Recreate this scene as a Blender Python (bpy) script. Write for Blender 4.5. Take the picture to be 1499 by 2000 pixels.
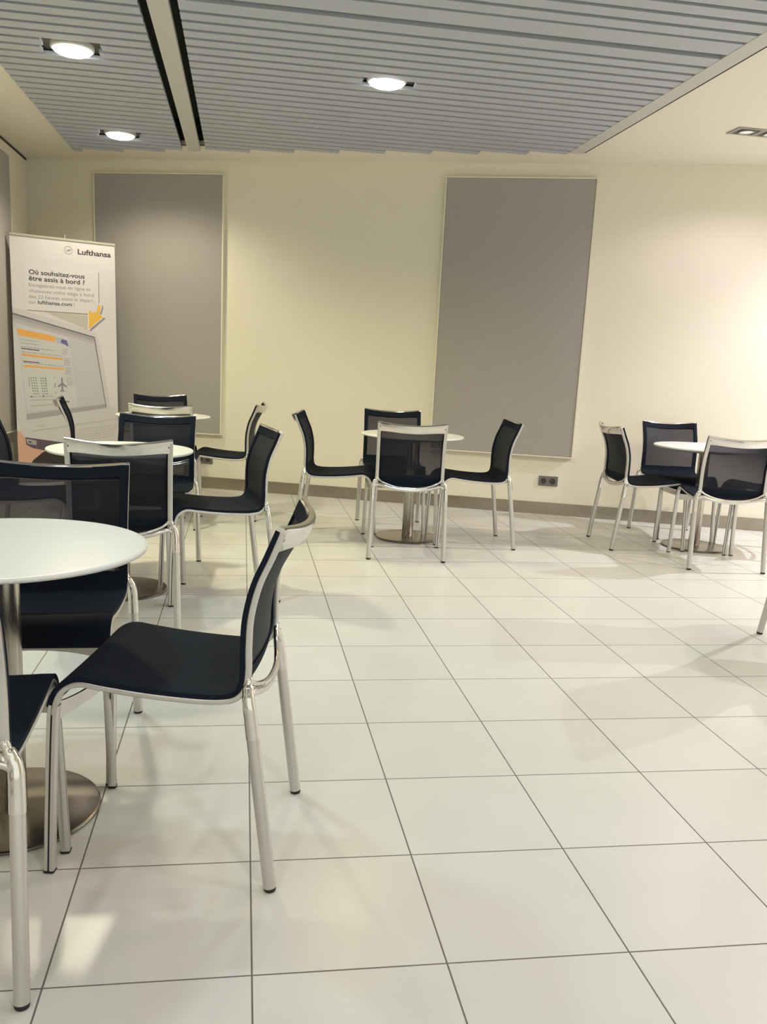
import bpy, bmesh, math, random
from mathutils import Vector, Matrix
from mathutils.geometry import tessellate_polygon

# ------------------------------------------------------------------ scene
for o in list(bpy.data.objects):
    bpy.data.objects.remove(o)
SC = bpy.context.scene
COL = SC.collection
R = math.radians
random.seed(4)

# world axes follow the floor tiles and the ceiling slats; the far wall runs obliquely
A = R(19.392)
SA, CA = math.sin(A), math.cos(A)
TILE = 0.41
CEIL = 2.854
SLAT_Z = 2.82

# ------------------------------------------------------------------ camera
yaw, pitch, roll = 0.159797, 0.202843, 0.048865
F = Vector((math.sin(yaw) * math.cos(pitch), math.cos(yaw) * math.cos(pitch), -math.sin(pitch)))
R0 = Vector((math.cos(yaw), -math.sin(yaw), 0))
U0 = R0.cross(F)
RT = R0 * math.cos(roll) + U0 * math.sin(roll)
UP = -R0 * math.sin(roll) + U0 * math.cos(roll)
cam_d = bpy.data.cameras.new('camera')
cam = bpy.data.objects.new('camera', cam_d)
COL.objects.link(cam)
M = Matrix.Identity(4)
for i in range(3):
    M[i][0], M[i][1], M[i][2] = RT[i], UP[i], -F[i]
M.translation = Vector((-0.0367, -1.5662, 1.2467))
cam.matrix_world = M
cam_d.sensor_fit = 'VERTICAL'
cam_d.sensor_height = 36.0
cam_d.lens = 1690.796 / 2000 * 36.0
cam_d.shift_x = (749.5 - 737.53) / 2000
cam_d.shift_y = (1049.12 - 1000) / 2000
cam_d.clip_start = 0.02
SC.camera = cam

SC.view_settings.view_transform = 'Standard'
SC.view_settings.look = 'None'
SC.view_settings.gamma = 1.0
SC.view_settings.use_curve_mapping = False
SC.view_settings.exposure = 0.05

# ------------------------------------------------------------------ world and lamps
wd = bpy.data.worlds.new('world')
SC.world = wd
wd.use_nodes = True
wd.node_tree.nodes['Background'].inputs[0].default_value = (0.98, 1.0, 0.84, 1)
wd.node_tree.nodes['Background'].inputs[1].default_value = 1.15  # added fill: brightens the walls through the side left open behind the camera


def spot(name, x, y, z, power, color, radius=0.09, size=150, blend=0.6, aim=None):
    d = bpy.data.lights.new(name, 'SPOT')
    d.energy = power
    d.color = color
    d.shadow_soft_size = radius
    d.spot_size = R(size)
    d.spot_blend = blend
    o = bpy.data.objects.new(name, d)
    COL.objects.link(o)
    o.location = (x, y, z)
    if aim is not None:
        o.rotation_euler = (Vector(aim) - Vector((x, y, z))).to_track_quat('-Z', 'Y').to_euler()
    return o


# (x, y, power, colour) of the round downlights among the slats; the first three are in view
DOWNLIGHTS = [(-0.994, 3.835, 205, (1.0, .95, .66)), (-0.998, 5.765, 92, (1.0, .90, .66)), (0.762, 3.860, 66, (1.0, .84, .30)),
              (0.762, 1.95, 34, (.60, .92, 1.0)), (-0.994, 1.95, 82, (.74, .97, 1.0)),
              (0.762, 0.05, 30, (.90, .87, 1.0)), (-0.994, 0.05, 6, (1.0, .95, .92)),
              (0.762, -1.85, 95, (1.0, .98, .97)), (-0.994, -1.85, 78, (1.0, .94, .95))]
for x, y, pw, c in DOWNLIGHTS:
    spot('downlight_lamp', x, y, 2.79, pw, c)
# twin spotlights in the plaster ceiling on the right (x, y, power, colour)
TWINS = [(3.35, 4.22, 26, (1.0, .80, .97)), (3.30, 2.25, 42, (1.0, .72, .74)), (3.30, 0.30, 32, (1.0, .93, .60)), (5.25, 3.77, 330, (.93, .92, 1.0)), (5.25, 1.60, 175, (1.0, .98, .94))]

# ------------------------------------------------------------------ material helpers


def new_mat(name):
    m = bpy.data.materials.new(name)
    m.use_nodes = True
    nt = m.node_tree
    b = nt.nodes['Principled BSDF']
    return m, nt, b


def N(nt, kind, **kw):
    n = nt.nodes.new(kind)
    for k, v in kw.items():
        setattr(n, k, v)
    return n


def noise_mat(name, c1, c2, scale=40, rough=0.6, metal=0.0, bump=0.0, spec=0.5, stretch=(1, 1, 1), detail=4, rvar=0.0):
    m, nt, b = new_mat(name)
    tc = N(nt, 'ShaderNodeTexCoord')
    mp = N(nt, 'ShaderNodeMapping')
    mp.inputs['Scale'].default_value = stretch
    nz = N(nt, 'ShaderNodeTexNoise')
    nz.inputs['Scale'].default_value = scale
    nz.inputs['Detail'].default_value = detail
    mx = N(nt, 'ShaderNodeMix', data_type='RGBA')
    mx.inputs[6].default_value = (*c1, 1)
    mx.inputs[7].default_value = (*c2, 1)
    nt.links.new(tc.outputs['Object'], mp.inputs[0])
    nt.links.new(mp.outputs[0], nz.inputs['Vector'])
    nt.links.new(nz.outputs[0], mx.inputs[0])
    nt.links.new(mx.outputs[2], b.inputs['Base Color'])
    b.inputs['Roughness'].default_value = rough
    b.inputs['Metallic'].default_value = metal
    b.inputs['Specular IOR Level'].default_value = spec
    if rvar:
        mr = N(nt, 'ShaderNodeMapRange')
        mr.inputs[3].default_value = rough - rvar
        mr.inputs[4].default_value = rough + rvar
        nt.links.new(nz.outputs[0], mr.inputs[0])
        nt.links.new(mr.outputs[0], b.inputs['Roughness'])
    if bump:
        bp = N(nt, 'ShaderNodeBump')
        bp.inputs['Strength'].default_value = bump
        bp.inputs['Distance'].default_value = 0.002
        nt.links.new(nz.outputs[0], bp.inputs['Height'])
        nt.links.new(bp.outputs[0], b.inputs['Normal'])
    return m


def floor_material():
    m, nt, b = new_mat('floor_tiles')
    L = nt.links.new
    tc = N(nt, 'ShaderNodeTexCoord')
    sp = N(nt, 'ShaderNodeSeparateXYZ')
    L(tc.outputs['Object'], sp.inputs[0])
    lines, cells = [], []
    for ax in (0, 1):
        dv = N(nt, 'ShaderNodeMath', operation='DIVIDE')
        dv.inputs[1].default_value = TILE
        L(sp.outputs[ax], dv.inputs[0])
        pp = N(nt, 'ShaderNodeMath', operation='PINGPONG')
        pp.inputs[1].default_value = 0.5
        L(dv.outputs[0], pp.inputs[0])
        mr = N(nt, 'ShaderNodeMapRange')
        mr.inputs[1].default_value = 0.0034
        mr.inputs[2].default_value = 0.0060
        mr.inputs[3].default_value = 1
        mr.inputs[4].default_value = 0
        L(pp.outputs[0], mr.inputs[0])
        lines.append(mr)
        fl = N(nt, 'ShaderNodeMath', operation='FLOOR')
        L(dv.outputs[0], fl.inputs[0])
        cells.append(fl)
    mxm = N(nt, 'ShaderNodeMath', operation='MAXIMUM')
    L(lines[0].outputs[0], mxm.inputs[0])
    L(lines[1].outputs[0], mxm.inputs[1])
    cb = N(nt, 'ShaderNodeCombineXYZ')
    L(cells[0].outputs[0], cb.inputs[0])
    L(cells[1].outputs[0], cb.inputs[1])
    wn = N(nt, 'ShaderNodeTexWhiteNoise', noise_dimensions='3D')
    L(cb.outputs[0], wn.inputs['Vector'])
    nz = N(nt, 'ShaderNodeTexNoise')
    nz.inputs['Scale'].default_value = 5
    nz.inputs['Detail'].default_value = 6
    ad = N(nt, 'ShaderNodeVectorMath', operation='ADD')
    L(tc.outputs['Object'], ad.inputs[0])
    sc = N(nt, 'ShaderNodeVectorMath', operation='SCALE')
    sc.inputs['Scale'].default_value = 7.0
    L(wn.outputs['Color'], sc.inputs[0])
    L(sc.outputs[0], ad.inputs[1])
    L(ad.outputs[0], nz.inputs['Vector'])
    c1 = N(nt, 'ShaderNodeMix', data_type='RGBA')
    c1.inputs[6].default_value = (0.635, 0.625, 0.585, 1)
    c1.inputs[7].default_value = (0.70, 0.69, 0.65, 1)
    L(nz.outputs[0], c1.inputs[0])
    c2 = N(nt, 'ShaderNodeMix', data_type='RGBA', blend_type='MULTIPLY')
    c2.inputs[0].default_value = 1.0
    mr2 = N(nt, 'ShaderNodeMapRange')
    mr2.inputs[3].default_value = 0.965
    mr2.inputs[4].default_value = 1.0
    L(wn.outputs['Value'], mr2.inputs[0])
    L(c1.outputs[2], c2.inputs[6])
    L(mr2.outputs[0], c2.inputs[7])
    c3 = N(nt, 'ShaderNodeMix', data_type='RGBA')
    c3.inputs[7].default_value = (0.155, 0.135, 0.12, 1)
    L(mxm.outputs[0], c3.inputs[0])
    L(c2.outputs[2], c3.inputs[6])
    L(c3.outputs[2], b.inputs['Base Color'])
    rr = N(nt, 'ShaderNodeMapRange')
    rr.inputs[3].default_value = 0.30
    rr.inputs[4].default_value = 0.8
    L(mxm.outputs[0], rr.inputs[0])
    L(rr.outputs[0], b.inputs['Roughness'])
    b.inputs['Specular IOR Level'].default_value = 0.35
    bp = N(nt, 'ShaderNodeBump', invert=True)
    bp.inputs['Strength'].default_value = 0.4
    bp.inputs['Distance'].default_value = 0.002
    L(mxm.outputs[0], bp.inputs['Height'])
    L(bp.outputs[0], b.inputs['Normal'])
    return m


def plain(name, c, rough=0.6, metal=0.0, spec=0.5):
    m, nt, b = new_mat(name)
    b.inputs['Base Color'].default_value = (*c, 1)
    b.inputs['Roughness'].default_value = rough
    b.inputs['Metallic'].default_value = metal
    b.inputs['Specular IOR Level'].default_value = spec
    return m


def glow(name, c, s):
    m, nt, b = new_mat(name)
    b.inputs['Base Color'].default_value = (*c, 1)
    b.inputs['Emission Color'].default_value = (*c, 1)
    b.inputs['Emission Strength'].default_value = s
    return m


def net_material():
    """open woven netting: dark threads, part of the light passes between them"""
    m, nt, b = new_mat('navy_netting')
    b.inputs['Base Color'].default_value = (0.012, 0.014, 0.022, 1)
    b.inputs['Roughness'].default_value = 0.6
    b.inputs['Specular IOR Level'].default_value = 0.25
    tr = N(nt, 'ShaderNodeBsdfTransparent')
    tr.inputs[0].default_value = (0.95, 0.93, 1.0, 1)
    mx = N(nt, 'ShaderNodeMixShader')
    # the open share between round threads shrinks the more slantwise one looks through
    lw = N(nt, 'ShaderNodeLayerWeight')
    lw.inputs[0].default_value = 0.5
    cs = N(nt, 'ShaderNodeMath', operation='SUBTRACT')
    cs.inputs[0].default_value = 1.0
    dv = N(nt, 'ShaderNodeMath', operation='DIVIDE')
    dv.inputs[0].default_value = 0.60
    op = N(nt, 'ShaderNodeMath', operation='SUBTRACT', use_clamp=True)
    op.inputs[0].default_value = 1.0
    nt.links.new(lw.outputs['Facing'], cs.inputs[1])
    nt.links.new(cs.outputs[0], dv.inputs[1])
    nt.links.new(dv.outputs[0], op.inputs[1])
    nt.links.new(op.outputs[0], mx.inputs[0])
    nt.links.new(b.outputs[0], mx.inputs[1])
    nt.links.new(tr.outputs[0], mx.inputs[2])
    nt.links.new(mx.outputs[0], nt.nodes['Material Output'].inputs[0])
    return m


MT = {}
MT['floor'] = floor_material()
MT['wall'] = noise_mat('wall_paint', (0.785, 0.745, 0.625), (0.815, 0.775, 0.655), 60, 0.75, bump=0.08)
MT['ceiling'] = noise_mat('ceiling_plaster', (0.80, 0.76, 0.66), (0.83, 0.79, 0.69), 30, 0.8)
MT['panel'] = noise_mat('panel_fabric', (0.355, 0.333, 0.315), (0.425, 0.40, 0.38), 260, 0.95, bump=0.15, spec=0.1)
MT['panel_frame'] = plain('panel_frame_metal', (0.76, 0.72, 0.60), 0.5)
MT['steel'] = noise_mat('brushed_steel', (0.27, 0.24, 0.205), (0.35, 0.315, 0.275), 18, 0.24, metal=1.0, stretch=(1, 1, 12), rvar=0.06)
MT['skirting'] = noise_mat('skirting_steel', (0.34, 0.305, 0.25), (0.37, 0.33, 0.275), 14, 0.27, metal=0.9, stretch=(1, 1, 14), rvar=0.015)
MT['column'] = noise_mat('column_steel', (0.40, 0.36, 0.31), (0.55, 0.51, 0.46), 40, 0.28, metal=1.0, stretch=(8, 8, 0.3), rvar=0.06)
MT['alu'] = noise_mat('satin_aluminium', (0.56, 0.54, 0.515), (0.64, 0.62, 0.595), 24, 0.34, metal=0.8, stretch=(1, 1, 0.2), rvar=0.06)
MT['chrome'] = noise_mat('polished_aluminium', (0.66, 0.64, 0.62), (0.74, 0.72, 0.70), 20, 0.13, metal=1.0, rvar=0.03)
MT['rubber'] = plain('black_rubber', (0.012, 0.011, 0.010), 0.6)
MT['fabric'] = noise_mat('navy_fabric', (0.006, 0.009, 0.016), (0.011, 0.015, 0.026), 500, 0.75, bump=0.25, spec=0.10)
MT['net'] = net_material()
MT['laminate'] = noise_mat('white_laminate', (0.78, 0.79, 0.76), (0.81, 0.82, 0.79), 12, 0.32, spec=0.45)
MT['under'] = plain('table_underside', (0.30, 0.28, 0.25), 0.5)
MT['slat'] = noise_mat('grey_slat_paint', (0.43, 0.455, 0.52), (0.465, 0.49, 0.555), 30, 0.6)
MT['slat_trim'] = plain('pale_slat_trim', (0.55, 0.54, 0.51), 0.6)
MT['dark'] = plain('dark_void', (0.03, 0.032, 0.03), 0.9)
MT['lamp_tray'] = plain('lamp_tray_grey', (0.10, 0.095, 0.085), 0.6)
MT['lamp_ring'] = plain('lamp_ring_white', (0.7, 0.7, 0.68), 0.4)
MT['glow'] = glow('lamp_glow', (1.0, 0.97, 0.93), 9.0)
MT['glow_dim'] = glow('spot_glow_dim', (0.85, 0.85, 0.83), 0.25)
MT['spot_frame'] = plain('spot_frame_grey', (0.33, 0.33, 0.31), 0.45, 0.3)
MT['socket'] = plain('socket_grey', (0.17, 0.155, 0.15), 0.5)
MT['socket_dark'] = plain('socket_recess', (0.06, 0.055, 0.055), 0.6)
MT['gap_shade'] = plain('painted_gap_shade', (0.03, 0.025, 0.015), 0.9)  # black colour in place of the shade inside narrow ceiling gaps

# ------------------------------------------------------------------ object helpers


def link(name, me, parent=None, mats=()):
    o = bpy.data.objects.new(name, me)
    COL.objects.link(o)
    for m in mats:
        me.materials.append(m)
    if parent is not None:
        o.parent = parent
    return o


def from_bm(name, bm, mat, parent=None, smooth=True, angle=35):
    bmesh.ops.recalc_face_normals(bm, faces=bm.faces[:])
    me = bpy.data.meshes.new(name)
    bm.to_mesh(me)
    bm.free()
    if smooth:
        for p in me.polygons:
            p.use_smooth = True
        try:
            me.set_sharp_from_angle(angle=R(angle))
        except Exception:
            pass
    mats = mat if isinstance(mat, (list, tuple)) else (mat,)
    return link(name, me, parent, mats)


def thing(name, label, cat, loc=(0, 0, 0), rot=0.0, group=None):
    o = bpy.data.objects.new(name, None)
    o.empty_display_size = 0.1
    COL.objects.link(o)
    o.location = loc
    o.rotation_euler = (0, 0, rot)
    o['label'] = label
    o['category'] = cat
    if group:
        o['group'] = group
    return o


def box(bm, x0, x1, y0, y1, z0, z1, mi=0):
    v = [bm.verts.new(c) for c in ((x0, y0, z0), (x1, y0, z0), (x1, y1, z0), (x0, y1, z0),
                                   (x0, y0, z1), (x1, y0, z1), (x1, y1, z1), (x0, y1, z1))]
    for f in ((3, 2, 1, 0), (4, 5, 6, 7), (0, 1, 5, 4), (1, 2, 6, 5), (2, 3, 7, 6), (3, 0, 4, 7)):
        bm.faces.new([v[i] for i in f]).material_index = mi
    return v


def prism(bm, pts, z0, z1, mi=0):
    """polygon pts (x, y) extruded from z0 to z1"""
    lo = [bm.verts.new((x, y, z0)) for x, y in pts]
    hi = [bm.verts.new((x, y, z1)) for x, y in pts]
    n = len(pts)
    bm.faces.new(lo[::-1]).material_index = mi
    bm.faces.new(hi).material_index = mi
    for i in range(n):
        bm.faces.new((lo[i], lo[(i + 1) % n], hi[(i + 1) % n], hi[i])).material_index = mi


def lathe(bm, prof, seg=48, cx=0.0, cy=0.0, mi=0):
    """prof: list of (r, z); closed at ends when r == 0"""
    rings = []
    for r, z in prof:
        if r < 1e-6:
            rings.append([bm.verts.new((cx, cy, z))])
        else:
            rings.append([bm.verts.new((cx + r * math.cos(2 * math.pi * k / seg), cy + r * math.sin(2 * math.pi * k / seg), z)) for k in range(seg)])
    for a, b in zip(rings, rings[1:]):
        for k in range(seg):
            k2 = (k + 1) % seg
            if len(a) == 1 and len(b) == 1:
                continue
            if len(a) == 1:
                f = (a[0], b[k], b[k2])
            elif len(b) == 1:
                f = (a[k], a[k2], b[0])
            else:
                f = (a[k], a[k2], b[k2], b[k])
            bm.faces.new(f).material_index = mi


def catmull(P, n=6):
    P = [Vector(p) for p in P]
    out = []
    Q = [P[0] * 2 - P[1]] + P + [P[-1] * 2 - P[-2]]
    for i in range(1, len(Q) - 2):
        p0, p1, p2, p3 = Q[i - 1:i + 3]
        for k in range(n):
            t = k / n
            out.append(0.5 * ((2 * p1) + (-p0 + p2) * t + (2 * p0 - 5 * p1 + 4 * p2 - p3) * t * t + (-p0 + 3 * p1 - 3 * p2 + p3) * t ** 3))
    out.append(P[-1])
    return out


def tube(bm, pts, rad, seg=14, squash=1.0, up=Vector((0, 0, 1)), cap=True):
    """round or flattened tube; rad may be a list"""
    n = len(pts)
    rads = rad if isinstance(rad, (list, tuple)) else [rad] * n
    rings = []
    for i, p in enumerate(pts):
        t = (pts[min(i + 1, n - 1)] - pts[max(i - 1, 0)]).normalized()
        s = t.cross(up)
        if s.length < 1e-4:
            s = t.cross(Vector((1, 0, 0)))
        s.normalize()
        w = s.cross(t).normalized()
        rings.append([bm.verts.new(p + s * (rads[i] * squash * math.cos(2 * math.pi * k / seg)) + w * (rads[i] * math.sin(2 * math.pi * k / seg))) for k in range(seg)])
    for a, b in zip(rings, rings[1:]):
        for k in range(seg):
            bm.faces.new((a[k], a[(k + 1) % seg], b[(k + 1) % seg], b[k]))
    if cap:
        bm.faces.new(rings[0][::-1])
        bm.faces.new(rings[-1])


def sweep(bm, pts, sec, side=Vector((0, 1, 0)), mi=0):
    """sweep a closed section [(n, b), ...] along pts lying in planes across 'side'; n points left of travel"""
    n = len(pts)
    rings = []
    for i, p in enumerate(pts):
        t = (pts[min(i + 1, n - 1)] - pts[max(i - 1, 0)]).normalized()
        nn = side.cross(t).normalized()
        rings.append([bm.verts.new(p + nn * a + side * b) for a, b in sec])
    m = len(sec)
    for a, b in zip(rings, rings[1:]):
        for k in range(m):
            bm.faces.new((a[k], a[(k + 1) % m], b[(k + 1) % m], b[k])).material_index = mi
    bm.faces.new(rings[0][::-1]).material_index = mi
    bm.faces.new(rings[-1]).material_index = mi
    return rings


def rrect(a0, a1, b0, b1, r=0.004, n=3):
    pts = []
    for cx, cy, s in ((a1 - r, b1 - r, 0), (a0 + r, b1 - r, 90), (a0 + r, b0 + r, 180), (a1 - r, b0 + r, 270)):
        for k in range(n + 1):
            t = R(s + 90 * k / n)
            pts.append((cx + r * math.cos(t), cy + r * math.sin(t)))
    return pts


def structure(o):
    o['kind'] = 'structure'
    return o


# ------------------------------------------------------------------ room
def wally(x, d=6.0432):            # y on the oblique far wall (or a parallel line) at x
    return (d - x * SA) / CA


XL, XR, YB = -1.999, 6.5, -5.0

bm = bmesh.new()
prism(bm, [(XL - .15, YB - .15), (XR + .15, YB - .15), (XR + .15, wally(XR + .15) + .15), (XL - .15, wally(XL - .15) + .15)], -0.08, 0.0)
structure(from_bm('floor', bm, MT['floor'], smooth=False))

bm = bmesh.new()
e = 0.15
prism(bm, [(XL - e, wally(XL - e)), (XR + e, wally(XR + e)), (XR + e, wally(XR + e) + e), (XL - e, wally(XL - e) + e)], 0, 3.1)
structure(from_bm('wall_far', bm, MT['wall'], smooth=False))
bm = bmesh.new()
box(bm, XL - e, XL, YB, wally(XL), 0, 3.1)
structure(from_bm('wall_left', bm, MT['wall'], smooth=False))
bm = bmesh.new()
box(bm, XR, XR + e, YB, wally(XR), 0, 3.1)
structure(from_bm('wall_right', bm, MT['wall'], smooth=False))
# plaster ceiling with the long opening that holds the slats
SX0, SX1 = -1.460, 2.452
Y0 = -4.2
bm = bmesh.new()
prism(bm, [(XL, YB), (SX0, YB), (SX0, wally(SX0)), (XL, wally(XL))], CEIL, CEIL + .03)
prism(bm, [(SX1, YB), (XR, YB), (XR, wally(XR)), (SX1, wally(SX1))], CEIL, CEIL + .03)
prism(bm, [(SX0, wally(SX0, 5.50)), (SX1, wally(SX1, 5.50)), (SX1, wally(SX1)), (SX0, wally(SX0))], CEIL, CEIL + .03)
prism(bm, [(SX0, YB), (SX1, YB), (SX1, Y0), (SX0, Y0)], CEIL, CEIL + .03)
ceiling = structure(from_bm('ceiling', bm, MT['ceiling'], smooth=False))

# dark void above the slats
bm = bmesh.new()
prism(bm, [(SX0 - .02, Y0 - .05), (SX1 + .02, Y0 - .05), (SX1 + .02, wally(SX1, 5.54)), (SX0 - .02, wally(SX0, 5.54))], 3.05, 3.07)
box(bm, SX0 - .03, SX0 - .01, Y0, wally(SX0, 5.54), CEIL + .03, 3.05)
box(bm, SX1 + .001, SX1 + .02, Y0, wally(SX1, 5.54), CEIL + .0, 3.05)
prism(bm, [(SX0 - .03, wally(SX0 - .03, 5.505)), (SX1 + .02, wally(SX1 + .02, 5.505)), (SX1 + .02, wally(SX1 + .02, 5.53)), (SX0 - .03, wally(SX0 - .03, 5.53))], CEIL - .004, 3.05)
from_bm('ceiling_void', bm, MT['dark'], ceiling, smooth=False)

# slats
GAP, PITCH = 0.034, 0.1215
slats = []
k = 0
while True:
    s = (3.053 + GAP + PITCH * k, 3.053 + PITCH * (k + 1))
    if s[0] > 6.6:
        break
    slats.append(s)
    k += 1
slats += [(2.932, 3.053), (2.716, 2.868)]
k = 0
while 2.688 - PITCH * k > Y0 + .1:
    slats.append((2.688 - PITCH * (k + 1) + GAP, 2.688 - PITCH * k))
    k += 1


def slat_field(name, xa, xb, label):
    bm = bmesh.new()
    for y0, y1 in slats:
        xe = min(xb, (5.626 - y1 * CA) / SA)
        if xe < xa + .02:
            continue
        cuts = [(xa, xe)]
        for lx, ly, _, _ in DOWNLIGHTS:
            yc = (y0 + y1) / 2
            if abs(yc - ly) < 0.115 and xa < lx < xb:
                sh = -0.012 if yc > ly else 0.012
                nc = []
                for a, b in cuts:
                    if a < lx < b:
                        nc += [(a, lx - .155 + sh), (lx + .155 + sh, b)]
                    else:
                        nc.append((a, b))
                cuts = nc
        for a, b in cuts:
            if b - a > .01:
                box(bm, a, b, y0, y1, SLAT_Z, SLAT_Z + .022)
    o = from_bm(name, bm, MT['slat'], ceiling, smooth=False)
    return o


slat_field('slat_panel', -1.468, -0.555, '')
slat_field('slat_panel', -0.366, 2.335, '')
# carrier rails of the slats, seen in the slots beside the middle strip
bm = bmesh.new()
for xx in (-0.575, -1.40):
    box(bm, xx - .012, xx + .012, Y0, wally(xx, 5.50), SLAT_Z + .03, SLAT_Z + .06)
for xx in (-0.30, 1.0, 2.27):
    box(bm, xx - .012, xx + .012, Y0, wally(xx, 5.50), SLAT_Z + .03, SLAT_Z + .06)
from_bm('slat_carrier', bm, MT['lamp_tray'], ceiling, smooth=False)
bm = bmesh.new()
box(bm, -0.509, -0.410, Y0, (5.55 + .509 * SA) / CA, SLAT_Z - .004, SLAT_Z + .03)
from_bm('middle_strip', bm, MT['slat_trim'], ceiling, smooth=False)
bm = bmesh.new()
box(bm, 2.335, 2.440, Y0, (5.585 - 2.44 * SA) / CA, SLAT_Z - .002, SLAT_Z + .03)
from_bm('edge_strip', bm, MT['slat_trim'], ceiling, smooth=False)

# skirting, and black strips that paint the shade of the ceiling gaps
bm = bmesh.new()
d = 0.012
prism(bm, [(XL + d, wally(XL + d) - d / CA), (XR, wally(XR) - d / CA), (XR, wally(XR)), (XL, wally(XL)), (XL, wally(XL) - d / CA)], 0, .105)
structure(from_bm('baseboard_far', bm, MT['skirting'], smooth=False))
bm = bmesh.new()
box(bm, XL, XL + d, YB, wally(XL) - .02, 0, .105)
structure(from_bm('baseboard_left', bm, MT['skirting'], smooth=False))
bm = bmesh.new()
box(bm, XL, XL + .006, YB, wally(XL) - .005, CEIL - .016, CEIL)
structure(from_bm('shade_strip_1', bm, MT['gap_shade'], smooth=False))  # solid strip, blackened like the shaded joint of left wall and ceiling
bm = bmesh.new()
box(bm, 2.4405, 2.4525, Y0, wally(2.4525, 5.56), SLAT_Z - .001, CEIL + .02)
structure(from_bm('shade_strip_2', bm, MT['gap_shade'], smooth=False))  # solid strip, blackened like the shaded gap between edge strip and plaster

# ------------------------------------------------------------------ wall panels (local frame: x along wall, y out of the room, z up)


def wall_anchor(u, z, off=0.0):
    """point on the far wall: u along it, z high, off metres into the room"""
    X, Y = u, 6.0432 - off
    return (X * CA + Y * SA, -X * SA + Y * CA, z)


def panel(name, label, w, h, loc, rot):
    t = thing(name, label, 'wall panel', loc, rot, None)
    bm = bmesh.new()
    box(bm, 0.004, w - .004, -.040, -.004, 0.004, h - .004)
    from_bm('fabric_face', bm, MT['panel'], t, smooth=False)
    bm = bmesh.new()
    f = .009
    for x0, x1, z0, z1 in ((-f, 0.002, -f, h + f), (w - .002, w + f, -f, h + f), (0.002, w - .002, -f, .002), (0.002, w - .002, h - .002, h + f)):
        box(bm, x0, x1, -.045, 0, z0, z1)
    from_bm('frame', bm, MT['panel_frame'], t, smooth=False)
    return t


panel('acoustic_panel', 'tall grey fabric wall panel behind the banner, on the far wall near the corner', 1.197, 2.22,
      wall_anchor(-3.562, .508), -A)
panel('acoustic_panel', 'tall grey fabric wall panel above the double socket in the middle of the far wall', 1.200, 2.22,
      wall_anchor(-0.434, .508), -A)
panel('acoustic_panel', 'grey fabric panel on the left side wall, cut off by the picture edge', 1.20, 2.22,
      (XL, 6.36 - 1.20, .505), R(90))


def socket(label, u, z):
    t = thing('double_socket', label, 'wall socket', wall_anchor(u, z), -A)
    bm = bmesh.new()
    box(bm, -.081, .081, -.009, 0, -.0415, .0415)
    bmesh.ops.bevel(bm, geom=[e for e in bm.edges], offset=.0025, segments=2, affect='EDGES')
    from_bm('cover_plate', bm, MT['socket'], t)
    for sx in (-.0385, .0385):
        bm = bmesh.new()
        # recessed round well with raised rim
        lathe(bm, [(.0, .0), (.0215, .0), (.0215, .0035), (.0235, .0035), (.0235, -.001)], 32)
        bm2 = bmesh.ops.transform(bm, matrix=Matrix.Translation((sx, -.0095, 0)) @ Matrix.Rotation(R(90), 4, 'X'), verts=bm.verts[:])
        from_bm('outlet_well', bm, MT['socket_dark'], t)
        bm = bmesh.new()
        for px in (-.0095, .0095):
            lathe(bm, [(0, .0006), (.0028, .0006), (.0028, .0002), (0, .0002)], 12, px, 0)
        bmesh.ops.transform(bm, matrix=Matrix.Translation((sx, -.0103, 0)) @ Matrix.Rotation(R(90), 4, 'X'), verts=bm.verts[:])
        from_bm('pin_holes', bm, MT['rubber'], t)
    return t


socket('grey double wall socket in the open below the middle grey panel', .590, .291)
socket('grey double wall socket below the grey panel by the banner, behind a chair seat', -2.531, .268)

# ------------------------------------------------------------------ ceiling lamps


def make_downlight():
    t = thing('downlight', 'x', 'ceiling light', (0, 0, 0), 0, 'round downlights set in the slatted ceiling')
    bm = bmesh.new()   # open square tray
    w, hgt = .165, .122
    box(bm, -w, w, -hgt, hgt, .034, .040)
    for x0, x1, y0, y1 in ((-w, -w + .004, -hgt, hgt), (w - .004, w, -hgt, hgt), (-w, w, -hgt, -hgt + .004), (-w, w, hgt - .004, hgt)):
        box(bm, x0, x1, y0, y1, .031, .09)
    from_bm('tray', bm, MT['lamp_tray'], t, smooth=False)
    bm = bmesh.new()
    lathe(bm, [(.100, .034), (.116, .034), (.118, .028), (.116, .010), (.108, .004), (.101, .006), (.100, .034)], 48)
    from_bm('trim_ring', bm, MT['lamp_ring'], t)
    bm = bmesh.new()
    lathe(bm, [(.1055, .010), (.098, -.004), (.080, -.013), (.050, -.020), (.022, -.023), (0, -.0235)], 48)
    from_bm('diffuser', bm, MT['glow'], t)
    return t


def copy_tree(o, parent=None):
    c = o.copy()
    COL.objects.link(c)
    if parent is not None:
        c.parent = parent
    for ch in [q for q in bpy.data.objects if q.parent == o and q != c]:
        copy_tree(ch, c)
    return c


DL_LABELS = ['round glowing downlight nearest the top left corner, in the narrow left slat field',
             'small round glowing downlight close to the far wall above the banner',
             'round glowing downlight in the wide slat field right of the middle strip'] + \
            ['round downlight in the slatted ceiling outside the picture, above the camera side'] * 6
dl0 = make_downlight()
for i, (x, y, _, _) in enumerate(DOWNLIGHTS):
    t = dl0 if i == 0 else copy_tree(dl0)
    t.location = (x, y, SLAT_Z)
    t['label'] = DL_LABELS[i]


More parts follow.
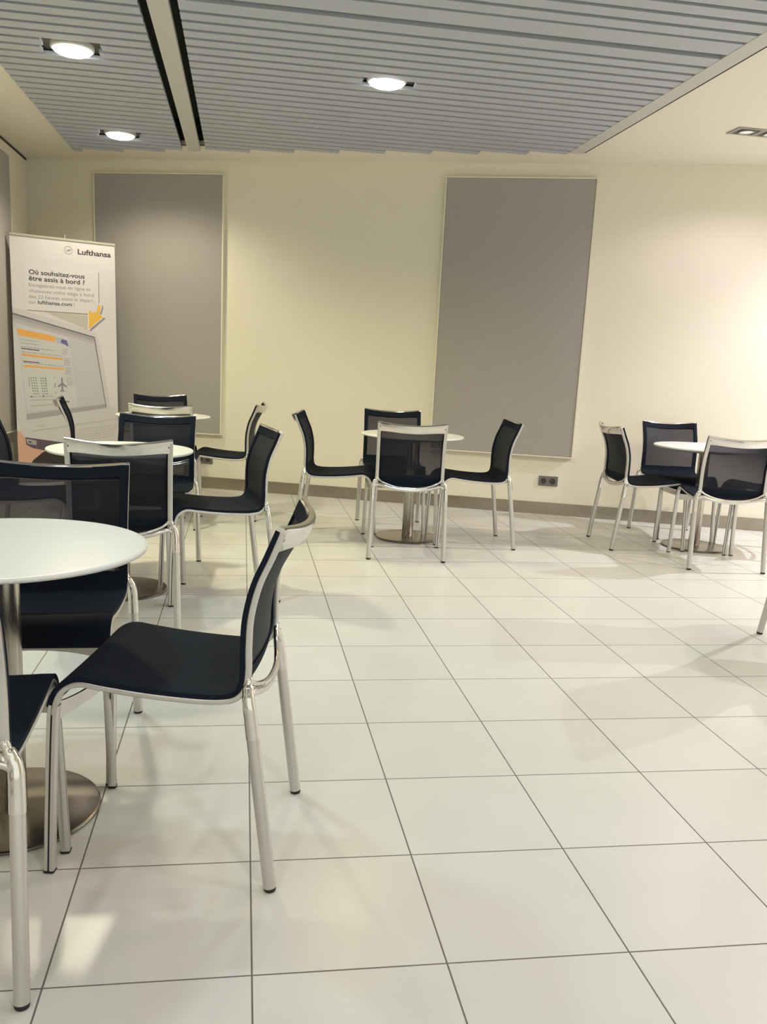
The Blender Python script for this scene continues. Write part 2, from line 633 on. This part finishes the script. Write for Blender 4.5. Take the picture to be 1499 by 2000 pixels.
def make_twin():
    t = thing('twin_spotlight', 'x', 'ceiling light', (0, 0, 0), 0, 'grey twin spotlights recessed in the plaster ceiling')
    bm = bmesh.new()
    L, W = .19, .085
    wells = ((-.163, -.017), (.017, .163))
    # face plate as strips around two square wells
    zf = -.006
    for x0, x1, y0, y1 in ((-L, L, -W, -.062), (-L, L, .062, W), (-L, wells[0][0], -.062, .062), (wells[0][1], wells[1][0], -.062, .062), (wells[1][1], L, -.062, .062)):
        box(bm, x0, x1, y0, y1, zf, -.0005)
    from_bm('face_plate', bm, MT['spot_frame'], t, smooth=False)
    for a, b in wells:
        bm = bmesh.new()
        m = (a + b) / 2
        box(bm, a + .004, b - .004, -.058, .058, -.0035, -.001)
        o = from_bm('lamp_well', bm, MT['lamp_tray'], t, smooth=False)
        bm = bmesh.new()
        lathe(bm, [(.050, -.0036), (.052, -.010), (.047, -.012), (.043, -.0065)], 32, m, 0)
        from_bm('lamp_ring', bm, MT['spot_frame'], o)
        bm = bmesh.new()
        lathe(bm, [(.044, -.006), (.03, -.010), (0, -.0125)], 32, m, 0)
        from_bm('bulb', bm, MT['glow_dim'], o)
    return t


TW_LABELS = ['grey recessed twin spotlight in the plaster ceiling at the right picture edge'] + \
            ['grey twin spotlight in the plaster ceiling outside the picture on the right'] * 4
tw0 = make_twin()
for i, (x, y, pw, c) in enumerate(TWINS):
    t = tw0 if i == 0 else copy_tree(tw0)
    t.location = (x, y, CEIL)
    t['label'] = TW_LABELS[i]
    spot('spotlight_lamp', x + .09, y, CEIL - .03, pw, c, radius=.022, size=150, blend=.5)

# ------------------------------------------------------------------ tables


def make_table():
    t = thing('round_table', 'x', 'table', (0, 0, 0), 0, 'round white pedestal tables')
    bm = bmesh.new()
    lathe(bm, [(0, .022), (.30, .022), (.356, .0275), (.3595, .030), (.3605, .034), (.3600, .0385), (.3570, .0405), (.352, .0408), (0, .0408)], 96)
    bmesh.ops.translate(bm, vec=(0, 0, .6992), verts=bm.verts[:])
    from_bm('tabletop', bm, MT['laminate'], t, angle=50)
    bm = bmesh.new()
    lathe(bm, [(0, .708), (.24, .708), (.25, .711), (.25, .7212), (0, .7212)], 64)
    from_bm('support_plate', bm, MT['under'], t)
    bm = bmesh.new()
    lathe(bm, [(0, .013), (.039, .013), (.0395, .014), (.0395, .7072), (0, .7072)], 48)
    from_bm('column', bm, MT['column'], t)
    bm = bmesh.new()
    lathe(bm, [(0, .0), (.222, .0), (.2235, .003), (.0, .003)], 72)
    base = bm
    from_bm('base_pad', bm, MT['rubber'], t)
    bm = bmesh.new()
    lathe(bm, [(0, .003), (.229, .003), (.230, .0045), (.230, .0095), (.2275, .0120), (.223, .0128), (.06, .0134), (0, .0134)], 96)
    from_bm('base_plate', bm, MT['steel'], t)
    return t


TABLES = [(-.638, .702, 'near white round table cut off by the left picture edge'),
          (-.645, 2.965, 'white round table second from the camera on the left, behind the silver chair back'),
          (1.146, 4.431, 'white round table in the middle of the room, below the grey wall panel'),
          (3.273, 4.265, 'white round table at the right picture edge by the pale wall'),
          (-.647, 5.391, 'small looking white round table deep in the left corner beside the banner'),
          (3.139, 1.810, 'white round table beyond the right picture edge, only its shadow shows')]
tb0 = make_table()
for i, (x, y, lb) in enumerate(TABLES):
    t = tb0 if i == 0 else copy_tree(tb0)
    t.location = (x, y, 0)
    t.rotation_euler = (0, 0, R(37 * i))
    t['label'] = lb

# ------------------------------------------------------------------ chair (origin between the rear feet, faces +x)
PATH = [(.522, .402), (.517, .430), (.504, .458), (.481, .4765), (.452, .4835), (.40, .4765), (.30, .4655), (.18, .4590),
        (.118, .4625), (.090, .474), (.075, .497), (.070, .535), (.0705, .59), (.0670, .66), (.0500, .735), (.0225, .80), (-.003, .862)]


def path3(y, pts=PATH, n=5):
    return catmull([(x, y, z) for x, z in pts], n)


def make_chair():
    t = thing('mesh_chair', 'x', 'chair', (0, 0, 0), 0, 'navy sling chairs with aluminium frames')
    side = Vector((0, 1, 0))
    for s in (1, -1):
        # ---- front leg
        y = .206 * s
        leg = catmull([(.536, .219 * s, .0075), (.532, .214 * s, .15), (.527, .209 * s, .30), (.5225, y, .395), (.5185, y, .425)], 5)
        bm = bmesh.new()
        o_, i_ = (.0115, -.0115) if s > 0 else (-.0115, .0115)
        sec = [(-.0125, .008), (-.010, .0115), (-.0022, .0115), (-.0022, .0100), (.0022, .0100), (.0022, .0115), (.010, .0115), (.0125, .008),
               (.0125, -.008), (.010, -.0115), (.0022, -.0115), (.0022, -.0100), (-.0022, -.0100), (-.0022, -.0115), (-.010, -.0115), (-.0125, -.008)]
        sweep(bm, leg, sec, side)
        lg = from_bm('leg', bm, MT['alu'], t, angle=40)
        bm = bmesh.new()
        for ss in (1, -1):
            sweep(bm, leg, [(-.0020, ss * .0100), (.0020, ss * .0100), (.0020, ss * .0108), (-.0020, ss * .0108)], side)
        from_bm('groove', bm, MT['rubber'], lg, smooth=False)
        bm = bmesh.new()
        box(bm, .536 - .0135, .536 + .0135, .219 * s - .0125, .219 * s + .0125, 0, .0085)
        bmesh.ops.bevel(bm, geom=bm.edges[:], offset=.003, segments=2, affect='EDGES')
        from_bm('foot_cap', bm, MT['rubber'], lg)
        # ---- side rail (aluminium half, below and behind the fabric)
        rp = path3(y)
        bm = bmesh.new()
        sweep(bm, rp, rrect(-.0105, .0035, -.011, .011, .0035), side)
        from_bm('side_rail', bm, MT['alu'], t, angle=50)
        # ---- rear leg
        top = Vector((.0575, .230 * s, .445))
        foot = Vector((0, .238 * s, 0))
        ax = (top - foot)
        pts = [foot + ax * f for f in (.022, .3, .6, .86)]
        bm = bmesh.new()
        tube(bm, pts, [.0155, .0155, .0155, .0150], 20)
        lg = from_bm('leg', bm, MT['alu'], t, angle=50)
        bm = bmesh.new()
        cp = [foot + ax * f for f in (.855, .90, .96)] + [Vector((.0605, .2285 * s, .462)), Vector((.064, .222 * s, .484)), Vector((.065, .213 * s, .502)), Vector((.0645, .207 * s, .522))]
        tube(bm, catmull(cp, 4), [.0162] * 4 + [.0160] * 4 + [.0155] * 4 + [.0145] * 4 + [.0130] * 4 + [.0095] * 4 + [.004], 18)
        from_bm('cast_joint', bm, MT['chrome'], lg, angle=60)
        bm = bmesh.new()
        tube(bm, [foot + Vector((0, 0, 0)), foot + ax * .012, foot + ax * .024], [.0135, .0150, .0150], 20)
        for v in bm.verts:
            v.co.z = max(v.co.z, 0.0)
        from_bm('foot_cap', bm, MT['rubber'], lg)
    # ---- seat: opaque fabric sling with thickness
    core = path3(0.0)
    n = len(core)
    ks = [i for i, p in enumerate(core)]
    nx = 17

    def offs(i):
        q0, q1 = core[max(i - 1, 0)], core[min(i + 1, n - 1)]
        tv = (q1 - q0).normalized()
        return side.cross(tv).normalized()        # towards the sitter (top / front)

    def height_fraction(p):
        return max(0.0, min(1.0, (p.z - .50) / .36)) if p.x < .12 else 0.0

    def sling(i0, i1, half, lift0, lift1, sag=True, trange=(-1, 1)):
        bm = bmesh.new()
        lay = []
        for lift in (lift0, lift1):
            rows = []
            for i in range(i0, i1 + 1):
                p, nn = core[i], offs(i)
                hf = height_fraction(p)
                row = []
                for k in range(nx):
                    tt = trange[0] + (trange[1] - trange[0]) * k / (nx - 1)
                    b = 0.0
                    if sag:
                        w = max(0.0, 1 - (tt * half / .195) ** 2)
                        if p.x < .14:
                            b = (.012 + .034 * hf) * w
                        else:
                            b = .009 * w * min(1, (.52 - p.x) / .08 if p.x > .44 else 1)
                    row.append(bm.verts.new(p + nn * (lift - b) + side * (tt * half)))
                rows.append(row)
            lay.append(rows)
        a, c = lay
        R_, C_ = len(a), nx
        for rows, flip in ((a, 1), (c, 0)):
            for i in range(R_ - 1):
                for k in range(C_ - 1):
                    f = (rows[i][k], rows[i][k + 1], rows[i + 1][k + 1], rows[i + 1][k])
                    bm.faces.new(f[::-1] if flip else f)
        for i in range(R_ - 1):
            bm.faces.new((a[i][0], a[i + 1][0], c[i + 1][0], c[i][0]))
            bm.faces.new((a[i][-1], c[i][-1], c[i + 1][-1], a[i + 1][-1]))
        for k in range(C_ - 1):
            bm.faces.new((a[0][k], c[0][k], c[0][k + 1], a[0][k + 1]))
            bm.faces.new((a[-1][k], a[-1][k + 1], c[-1][k + 1], c[-1][k]))
        return bm

    i_bend = min(range(n), key=lambda i: abs(core[i].z - .525) + (1 if core[i].x > .12 else 0))
    i_top = min(range(n), key=lambda i: abs(core[i].z - .822) + (1 if core[i].x > .12 else 0))
    i_knee = min(range(n), key=lambda i: (core[i] - Vector((.519, 0, .418))).length)
    from_bm('seat', sling(i_knee, i_bend, .2165, .0035, .0150), MT['fabric'], t, angle=60)
    # ---- backrest: opaque borders, netting between them
    bm = sling(i_bend, n - 1, .2165, .0035, .0150, True, (.875, 1.0))
    bm2 = sling(i_bend, n - 1, .2165, .0035, .0150, True, (-1.0, -.875))
    bm3 = sling(i_top, n - 1, .2165, .0035, .0150, True, (-.874, .874))
    me = bpy.data.meshes.new('tmp')
    for b in (bm2, bm3):
        b.to_mesh(me)
        bm.from_mesh(me)
        b.free()
    bpy.data.meshes.remove(me)
    back = from_bm('backrest', bm, MT['fabric'], t, angle=60)
    from_bm('netting', sling(i_bend, i_top, .2165, .0085, .0095, True, (-.874, .874)), MT['net'], back, angle=60)
    # ---- top crossbar, bowed backwards
    bm = bmesh.new()
    ptop, pbot = core[-1], core[-9]
    up_dir = (core[-1] - core[-6]).normalized()
    nb = offs(n - 2)
    rows = []
    m = 24
    for k in range(m + 1):
        y = -.2165 + .433 * k / m
        w = max(0.0, 1 - (y / .205) ** 2)
        base = core[-1] + Vector((0, y, 0)) - nb * (.044 * w) + up_dir * .005
        hgt = .046 + .010 * (abs(y) / .205) ** 6
        rows.append([bm.verts.new(base + nb * a - up_dir * b) for a, b in
                     ((.0145, .000), (.0120, -.0045), (.002, -.006), (-.006, -.0045), (-.0085, .002), (-.0085, hgt - .003), (-.006, hgt), (.0020, hgt), (.0028, .010), (.0145, .0065))])
    for a, b in zip(rows, rows[1:]):
        for k in range(10):
            bm.faces.new((a[k], a[(k + 1) % 10], b[(k + 1) % 10], b[k]))
    bm.faces.new(rows[0][::-1])
    bm.faces.new(rows[-1])
    bar = from_bm('top_rail', bm, MT['chrome'], t, angle=50)
    bm = bmesh.new()
    for s in (1, -1):
        c = core[-1] + Vector((0, .199 * s, 0)) - nb * .0105 - up_dir * .018
        Mx = Matrix.Translation(c) @ (-nb).to_track_quat('Z', 'Y').to_matrix().to_4x4()
        b2 = bmesh.new()
        lathe(b2, [(.0036, -.004), (.0036, .0012), (0, .0012)], 12)
        bmesh.ops.transform(b2, matrix=Mx, verts=b2.verts[:])
        me = bpy.data.meshes.new('tmp')
        b2.to_mesh(me)
        b2.free()
        bm.from_mesh(me)
        bpy.data.meshes.remove(me)
    from_bm('screws', bm, MT['rubber'], bar)
    # ---- cast rear bridge with two openings
    bm = bmesh.new()
    upper = catmull([(.0645, .205, .520), (.062, .186, .500), (.056, .155, .484), (.047, .10, .468), (.041, .05, .460), (.040, 0, .458), (.041, -.05, .460), (.047, -.10, .468), (.056, -.155, .484), (.062, -.186, .500), (.0645, -.205, .520)], 5)
    tube(bm, upper, .0068, 10, squash=.9)
    lower = catmull([(.0575, .230, .446), (.0605, .219, .466), (.060, .196, .4755), (.054, .165, .470), (.047, .12, .4575), (.042, .06, .4490), (.040, 0, .4465), (.042, -.06, .4490), (.047, -.12, .4575), (.054, -.165, .470), (.060, -.196, .4755), (.0605, -.219, .466), (.0575, -.230, .446)], 5)
    tube(bm, lower, .0105, 10, squash=.8)
    mid = catmull([(.047, .112, .463), (.042, .06, .4550), (.040, 0, .4525), (.042, -.06, .4550), (.047, -.112, .463)], 6)
    tube(bm, mid, .0150, 10, squash=.42)
    for s in (1, -1):
        tube(bm, catmull([(.0645, .206 * s, .522), (.0665, .206 * s, .495), (.061, .205 * s, .470)], 4), .0080, 10)
    from_bm('rear_bridge', bm, MT['chrome'], t, angle=70)
    # ---- front crossbar under the seat
    bm = bmesh.new()
    m = 20
    rows = []
    for k in range(m + 1):
        y = -.197 + .394 * k / m
        w = 1 - (y / .197) ** 2
        x = .517 - .045 * w
        h = .0155 + .007 * (abs(y) / .197) ** 4
        zc = .404 + .006 * w
        rows.append([bm.verts.new((x + a, y, zc + b)) for a, b in ((-.003, -h), (.003, -h), (.003, h), (-.003, h))])
    for a, b in zip(rows, rows[1:]):
        for k in range(4):
            bm.faces.new((a[k], a[(k + 1) % 4], b[(k + 1) % 4], b[k]))
    bm.faces.new(rows[0][::-1])
    bm.faces.new(rows[-1])
    from_bm('front_crossbar', bm, MT['alu'], t, angle=40)
    return t


CHAIRS = [
    (0.089, 0.521, 169.4, 'large navy sling chair in the left foreground, turned sideways with empty seat in full view'),
    (-0.674, -0.049, 90.3, 'navy sling chair at the bottom left corner, back to the camera, mostly cut off'),
    (-0.619, 1.351, -89.1, 'navy sling chair facing the camera across the near white table'),
    (-0.539, 2.127, 96.0, 'silver backed sling chair with its back to the camera, just behind the near table'),
    (0.108, 2.978, 191.6, 'navy sling chair in side view right of the second table on the left'),
    (-0.523, 3.636, -93.9, 'navy sling chair facing the camera at the far side of the second left table'),
    (-1.385, 3.179, -7.4, 'navy sling chair at the left picture edge, only a strip of its back showing'),
    (0.095, 5.157, 172.2, 'thin looking sling chair in side view near the far wall, seat over the hidden socket'),
    (-0.592, 4.561, 86.7, 'silver backed sling chair peeking between two dark backs at the corner table'),
    (-0.719, 5.915, -77.0, 'farthest sling chair against the left grey wall panel, dark back facing the room'),
    (-1.323, 4.936, 8.4, 'sling chair seen edge-on in front of the banner picture'),
    (0.999, 3.691, 81.5, 'silver framed sling chair with its back to the camera at the middle table'),
    (1.830, 4.296, 178.6, 'dark sling chair in side view right of the middle table, above the open floor'),
    (0.348, 4.405, -10.1, 'dark sling chair in side view left of the middle table, facing right'),
    (1.100, 5.046, -94.8, 'dark backed sling chair behind the middle table, facing the camera'),
    (2.566, 4.333, -2.6, 'sling chair left of the right hand table, silver back seen at an angle'),
    (3.314, 4.926, -96.3, 'see-through backed sling chair behind the right hand table by the pale wall'),
    (3.083, 3.494, 78.8, 'sling chair with back to the camera at the right picture edge'),
    (3.932, 4.003, 159.7, 'sling chair beyond the right picture edge, its front legs and seat showing through the netting'),
    (2.450, 1.990, -17.4, 'chair at the lower right picture edge of which a single slanting leg shows'),
]
ch0 = make_chair()
for i, (x, y, th, lb) in enumerate(CHAIRS):
    t = ch0 if i == 0 else copy_tree(ch0)
    t.location = (x, y, 0)
    t.rotation_euler = (0, 0, R(th))
    t['label'] = lb

# ------------------------------------------------------------------ roll-up banner
BL, BR = Vector((-1.90, 6.08, 0)), Vector((-1.125, 6.42, 0))
TL = Vector((-1.909, 6.142, 2.1))
bu = (BR - BL).normalized()
bv = (TL - BL)
bv = (bv - bu * bv.dot(bu)).normalized()
by = bv.cross(bu)
BW, BH = (BR - BL).length, 2.1
ban = thing('rollup_banner', 'tall white advertising roll-up banner with a laptop picture, standing in the left corner', 'banner')
MB_ = Matrix.Identity(4)
for i in range(3):
    MB_[i][0], MB_[i][1], MB_[i][2] = bu[i], by[i], bv[i]
MB_.translation = BL
ban.matrix_world = MB_


def art(name, polys, col, layer, parent, rough=0.55):
    """flat print: polygons given in banner coordinates (u, v), stacked in thin ink layers"""
    bm = bmesh.new()
    y = -.0012 - .00025 * layer
    for pg in polys:
        vs = [bm.verts.new((u, y, v)) for u, v in pg]
        for tri in tessellate_polygon([[Vector((u, v, 0)) for u, v in pg]]):
            f = bm.faces.new([vs[k] for k in tri])
            f.normal_update()
            if f.normal.y > 0:
                f.normal_flip()
    me = bpy.data.meshes.new(name)
    bm.to_mesh(me)
    bm.free()
    mt = MT.get(('ink', col))
    if mt is None:
        mt = plain('ink_' + name, col, rough)
        MT[('ink', col)] = mt
    return link(name, me, parent, (mt,))


def quad(u0, u1, v0, v1):
    return [(u0, v0), (u1, v0), (u1, v1), (u0, v1)]


bm = bmesh.new()
box(bm, 0, BW, -.0010, .0, .06, 2.09)
sheet = from_bm('printed_sheet', bm, plain('banner_vinyl', (0.64, 0.61, 0.635), .5), ban, smooth=False)
bm = bmesh.new()
box(bm, -.004, BW + .004, -.010, .008, 2.085, 2.105)
bmesh.ops.bevel(bm, geom=bm.edges[:], offset=.003, segments=2, affect='EDGES')
from_bm('top_bar', bm, noise_mat('banner_rail', (.42, .40, .34), (.46, .44, .38), 20, .4), ban)
bm = bmesh.new()
tube(bm, [Vector((.436, .018, .05)), Vector((.436, .018, 1.0)), Vector((.436, .014, 2.135))], .008, 12)
from_bm('support_pole', bm, MT['alu'], ban)
bm = bmesh.new()
sec = [(-.05, 0.004), (-.052, .02), (-.045, .05), (-.02, .072), (.02, .072), (.045, .05), (.052, .02), (.05, 0.004)]
r0 = [bm.verts.new((-.01, a, b)) for a, b in sec]
r1 = [bm.verts.new((BW + .01, a, b)) for a, b in sec]
for k in range(8):
    bm.faces.new((r0[k], r0[(k + 1) % 8], r1[(k + 1) % 8], r1[k]))
bm.faces.new(r0[::-1])
bm.faces.new(r1)
for xx in (.08, BW - .08):
    box(bm, xx - .02, xx + .02, -.13, .13, 0.0, .006)
from_bm('base_housing', bm, MT['alu'], ban, smooth=False)

GREY = (.36, .33, .33)
LGREY = (.48, .44, .45)
LILAC = (.50, .48, .53)
BLACK = (.035, .03, .035)
ORANGE = (.74, .37, .08)
YELLOW = (.76, .45, .07)
# laptop lid and body
art('laptop_picture', [[(.0, 1.52), (.66, 1.36), (.70, 1.27), (.78, .72), (.842, .70), (.842, .50), (.842, .40), (.374, .401), (.072, .449), (.03, .50), (.0, .62)]], (.565, .54, .57), 1, sheet)
art('lid_shade', [[(.25, 1.50), (.606, 1.488), (.60, 1.375)]], (.50, .46, .43), 2, sheet)
art('screen_picture', [[(.0, 1.471), (.657, 1.312), (.742, .718), (.079, .612), (.034, 1.30), (.0, 1.41)]], LILAC, 3, sheet)
art('screen_edge', [[(.0, 1.476), (.657, 1.316), (.660, 1.305), (.0, 1.464)], [(.652, 1.31), (.660, 1.31), (.746, .716), (.740, .716)]], (.16, .14, .16), 6, sheet)
art('window_bar', [[(.0, 1.464), (.657, 1.305), (.661, 1.256), (.0, 1.412)]], (.36, .33, .38), 4, sheet)
art('window_bar', [[(.0, 1.435), (.659, 1.278), (.661, 1.254), (.0, 1.408)]], (.44, .41, .44), 5, sheet)
art('task_bar', [[(.080, .652), (.744, .745), (.746, .712), (.078, .604)]], (.36, .33, .36), 5, sheet)
art('web_page', [[(.030, 1.385), (.44, 1.300), (.50, .72), (.085, .67)]], (.55, .53, .56), 4, sheet)
art('orange_heading', [[(.030, 1.352), (.332, 1.302), (.330, 1.256), (.040, 1.298)], [(.061, 1.150), (.388, 1.124), (.388, 1.108), (.062, 1.133)], [(.074, 1.058), (.395, 1.041), (.395, 1.026), (.075, 1.042)]], ORANGE, 6, sheet)
art('blue_photo', [[(.332, 1.302), (.434, 1.269), (.400, 1.235), (.345, 1.25)]], (.38, .43, .50), 6, sheet)
art('blue_photo', [[(.385, 1.285), (.425, 1.273), (.440, 1.222), (.415, 1.235), (.375, 1.255)]], (.12, .11, .32), 7, sheet)


def streaks(u0, v0, u1, v1, n, th, seed):
    """a run of word-like dashes between two points"""
    rnd = random.Random(seed)
    out, t = [], 0.0
    while t < 1:
        w = rnd.uniform(.04, .13)
        a, b = t, min(1, t + w)
        ua, va, ub, vb = u0 + (u1 - u0) * a, v0 + (v1 - v0) * a, u0 + (u1 - u0) * b, v0 + (v1 - v0) * b
        out.append([(ua, va), (ub, vb), (ub, vb + th), (ua, va + th)])
        t = b + rnd.uniform(.012, .03)
    return out


pg = []
pg += streaks(.050, 1.262, .200, 1.248, 5, .006, 1)
pg += streaks(.055, 1.235, .200, 1.222, 5, .006, 2)
pg += streaks(.055, 1.205, .330, 1.180, 5, .007, 3)
pg += streaks(.060, 1.162, .385, 1.138, 5, .006, 5)
pg += streaks(.070, 1.075, .390, 1.052, 5, .006, 6)
pg += streaks(.110, .795, .300, .800, 5, .006, 7)
pg += streaks(.112, .765, .330, .775, 5, .006, 8)
pg += streaks(.112, .715, .330, .735, 5, .006, 9)
art('page_text', pg, GREY, 7, sheet)
art('page_text', [[(.058, 1.188), (.20, 1.176), (.20, 1.184), (.058, 1.197)], [(.068, 1.083), (.20, 1.076), (.20, 1.083), (.068, 1.091)], [(.118, .792), (.13, .792), (.13, .803), (.118, .803)], [(.215, .797), (.227, .797), (.227, .808), (.215, .808)]], (.12, .11, .12), 8, sheet)
# side column text blocks
pg = []
for (a, b), (c, d) in (((.385, 1.205), (.43, 1.15)), ((.395, 1.13), (.45, 1.07)), ((.405, 1.05), (.462, .985)), ((.412, .965), (.468, .90))):
    k = 0
    v = b
    while v > d:
        pg.append([(a, v), (c - .01 * (k % 2), v - .006), (c - .01 * (k % 2), v - .012), (a, v - .006)])
        v -= .014
        k += 1
art('page_column', pg, (.40, .37, .39), 7, sheet)
# seat plan
pg = []
for r in range(7):
    for c in range(6):
        u = .122 + .018 * c + (.022 if c > 2 else 0) + .0025 * r
        v = .948 - .0215 * r
        pg.append(quad(u, u + .009, v, v + .009))
art('seat_plan', [[(.092, .972), (.315, .968), (.325, .815), (.112, .810)]], (.53, .555, .555), 6, sheet)
art('seat_plan', pg, (.13, .17, .15), 7, sheet)
art('seat_plan', [quad(.108, .112, .88, .955), quad(.242, .246, .88, .955), quad(.310, .314, .955, .965), quad(.314, .319, .875, .915), quad(.320, .326, .828, .838)], (.15, .14, .16), 8, sheet)
art('aeroplane_icon', [[(.374, .968), (.382, .955), (.382, .918), (.415, .890), (.415, .880), (.382, .893), (.383, .862), (.394, .850), (.394, .842), (.376, .848), (.358, .842), (.358, .850), (.369, .862), (.369, .893), (.337, .880), (.337, .890), (.369, .918), (.368, .955)]], (.25, .22, .27), 7, sheet)
art('thumbnail', [[(.305, .785), (.36, .80), (.36, .745), (.315, .74)]], (.40, .37, .35), 7, sheet)
art('thumbnail', [quad(.312, .36, .742, .757), quad(.40, .43, .755, .765)], (.17, .15, .16), 8, sheet)
# keyboard, hinge and the side of the laptop
pg = []
for r in range(5):
    for c in range(9):
        u, v = .50 + .038 * c - .008 * r, .415 + .024 * (4 - r) + .0055 * c
        if u < .82:
            pg.append([(u, v), (u + .028, v + .004), (u + .028, v + .014), (u, v + .010)])
art('keyboard', pg, (.50, .46, .46), 4, sheet)
art('hinge_shade', [[(.15, .548), (.215, .553), (.215, .558), (.15, .552)], [(.12, .505), (.842, .618), (.842, .621), (.12, .510)]], (.42, .38, .39), 4, sheet)
art('laptop_side', [[(.062, .458), (.363, .412), (.42, .40), (.36, .36), (.208, .346), (.12, .365), (.068, .395)]], (.10, .07, .10), 5, sheet)
art('laptop_port', [[(.068, .445), (.15, .430), (.150, .390), (.078, .402)]], (.36, .33, .36), 6, sheet)
art('laptop_port', [[(.085, .425), (.11, .422), (.11, .410), (.088, .412)]], (.06, .05, .06), 7, sheet)
# knee and dark clothing below the laptop
art('skin_picture', [[(.0, .515), (.03, .50), (.062, .455), (.09, .40), (.22, .35), (.33, .38), (.33, .12), (.0, .12)]], (.62, .36, .28), 2, sheet)
art('clothing_picture', [[(.075, .12), (.08, .20), (.12, .265), (.20, .33), (.33, .385), (.842, .42), (.842, .12)]], (.030, .022, .020), 3, sheet)
art('lower_margin', [quad(0, BW, .062, .12)], (.45, .42, .40), 3, sheet)
# message card
art('message_card', [[(.106, 1.868), (.702, 1.866), (.700, 1.610), (.606, 1.508), (.101, 1.506)]], (.655, .63, .665), 3, sheet)
art('card_edge', [[(.702, 1.858), (.709, 1.854), (.706, 1.60), (.700, 1.60)], [(.112, 1.506), (.606, 1.506), (.606, 1.498), (.118, 1.500)]], (.30, .27, .27), 4, sheet)
# arrow
arr = [(.612, 1.380), (.614, 1.538), (.645, 1.514), (.660, 1.527), (.676, 1.521), (.691, 1.558), (.698, 1.590), (.717, 1.584), (.716, 1.556), (.700, 1.508), (.734, 1.488)]
cx, cy = .665, 1.49
art('arrow_shadow', [[(u + (u - cx) * .10 + .014, v + (v - cy) * .10 - .012) for u, v in arr]], (.27, .25, .30), 5, sheet)
art('arrow_outline', [[(u + (u - cx) * .16, v + (v - cy) * .12) for u, v in arr]], (.74, .70, .70), 6, sheet)
art('arrow_picture', [arr], YELLOW, 7, sheet)
# crane-like ring emblem
seg = 36
pg = []
for k in range(seg):
    a0, a1 = 2 * math.pi * k / seg, 2 * math.pi * (k + 1) / seg
    c_, s_ = .460, 2.013
    pg.append([(c_ + .033 * math.cos(a0), s_ + .033 * math.sin(a0)), (c_ + .033 * math.cos(a1), s_ + .033 * math.sin(a1)),
               (c_ + .0295 * math.cos(a1), s_ + .0295 * math.sin(a1)), (c_ + .0295 * math.cos(a0), s_ + .0295 * math.sin(a0))])
art('ring_emblem', pg, (.22, .20, .22), 4, sheet)
art('ring_emblem', [[(.438, 2.016), (.452, 2.010), (.462, 2.020), (.486, 2.022), (.470, 2.013), (.480, 2.010), (.462, 2.006), (.456, 1.998), (.452, 2.004)]], (.22, .20, .22), 5, sheet)


def words(name, txt, u, v, width, cap, col, bold, layer=5):
    cu = bpy.data.curves.new(name, 'FONT')
    cu.body = txt
    cu.size = 1.0
    cu.offset = bold
    o = bpy.data.objects.new('tmp', cu)
    COL.objects.link(o)
    bpy.context.view_layer.update()
    me = bpy.data.meshes.new_from_object(o.evaluated_get(bpy.context.evaluated_depsgraph_get()))
    bpy.data.objects.remove(o)
    xs = [q.co.x for q in me.vertices]
    x0, x1 = min(xs), max(xs)
    sx = width / (x1 - x0)
    sy = cap / 0.70
    y = -.0012 - .00025 * layer
    for q in me.vertices:
        q.co = Vector((u + (q.co.x - x0) * sx, y, v + q.co.y * sy))
    me.name = name
    mt = MT.get(('ink', col))
    if mt is None:
        mt = plain('ink_' + name, col, .55)
        MT[('ink', col)] = mt
    return link(name, me, sheet, (mt,))


words('brand_lettering', 'Lufthansa', .536, 1.989, .276, .042, BLACK, .022)
words('headline', 'Où souhaitez-vous', .140, 1.794, .447, .036, BLACK, .018)
words('headline', 'être assis à bord ?', .138, 1.744, .448, .036, BLACK, .018)
words('body_text', 'Enregistrez-vous en ligne et', .136, 1.695, .497, .028, (.27, .25, .26), .0)
words('body_text', 'choisissez votre siège à bord', .135, 1.649, .524, .028, (.27, .25, .26), .0)
words('body_text', 'dès 23 heures avant le départ,', .133, 1.603, .528, .028, (.27, .25, .26), .0)
words('body_text', 'sur', .131, 1.558, .056, .028, (.27, .25, .26), .0)
words('web_address', 'lufthansa.com', .202, 1.559, .273, .030, (.06, .055, .06), .016)
words('body_text', '!', .492, 1.559, .006, .026, (.27, .25, .26), .0)
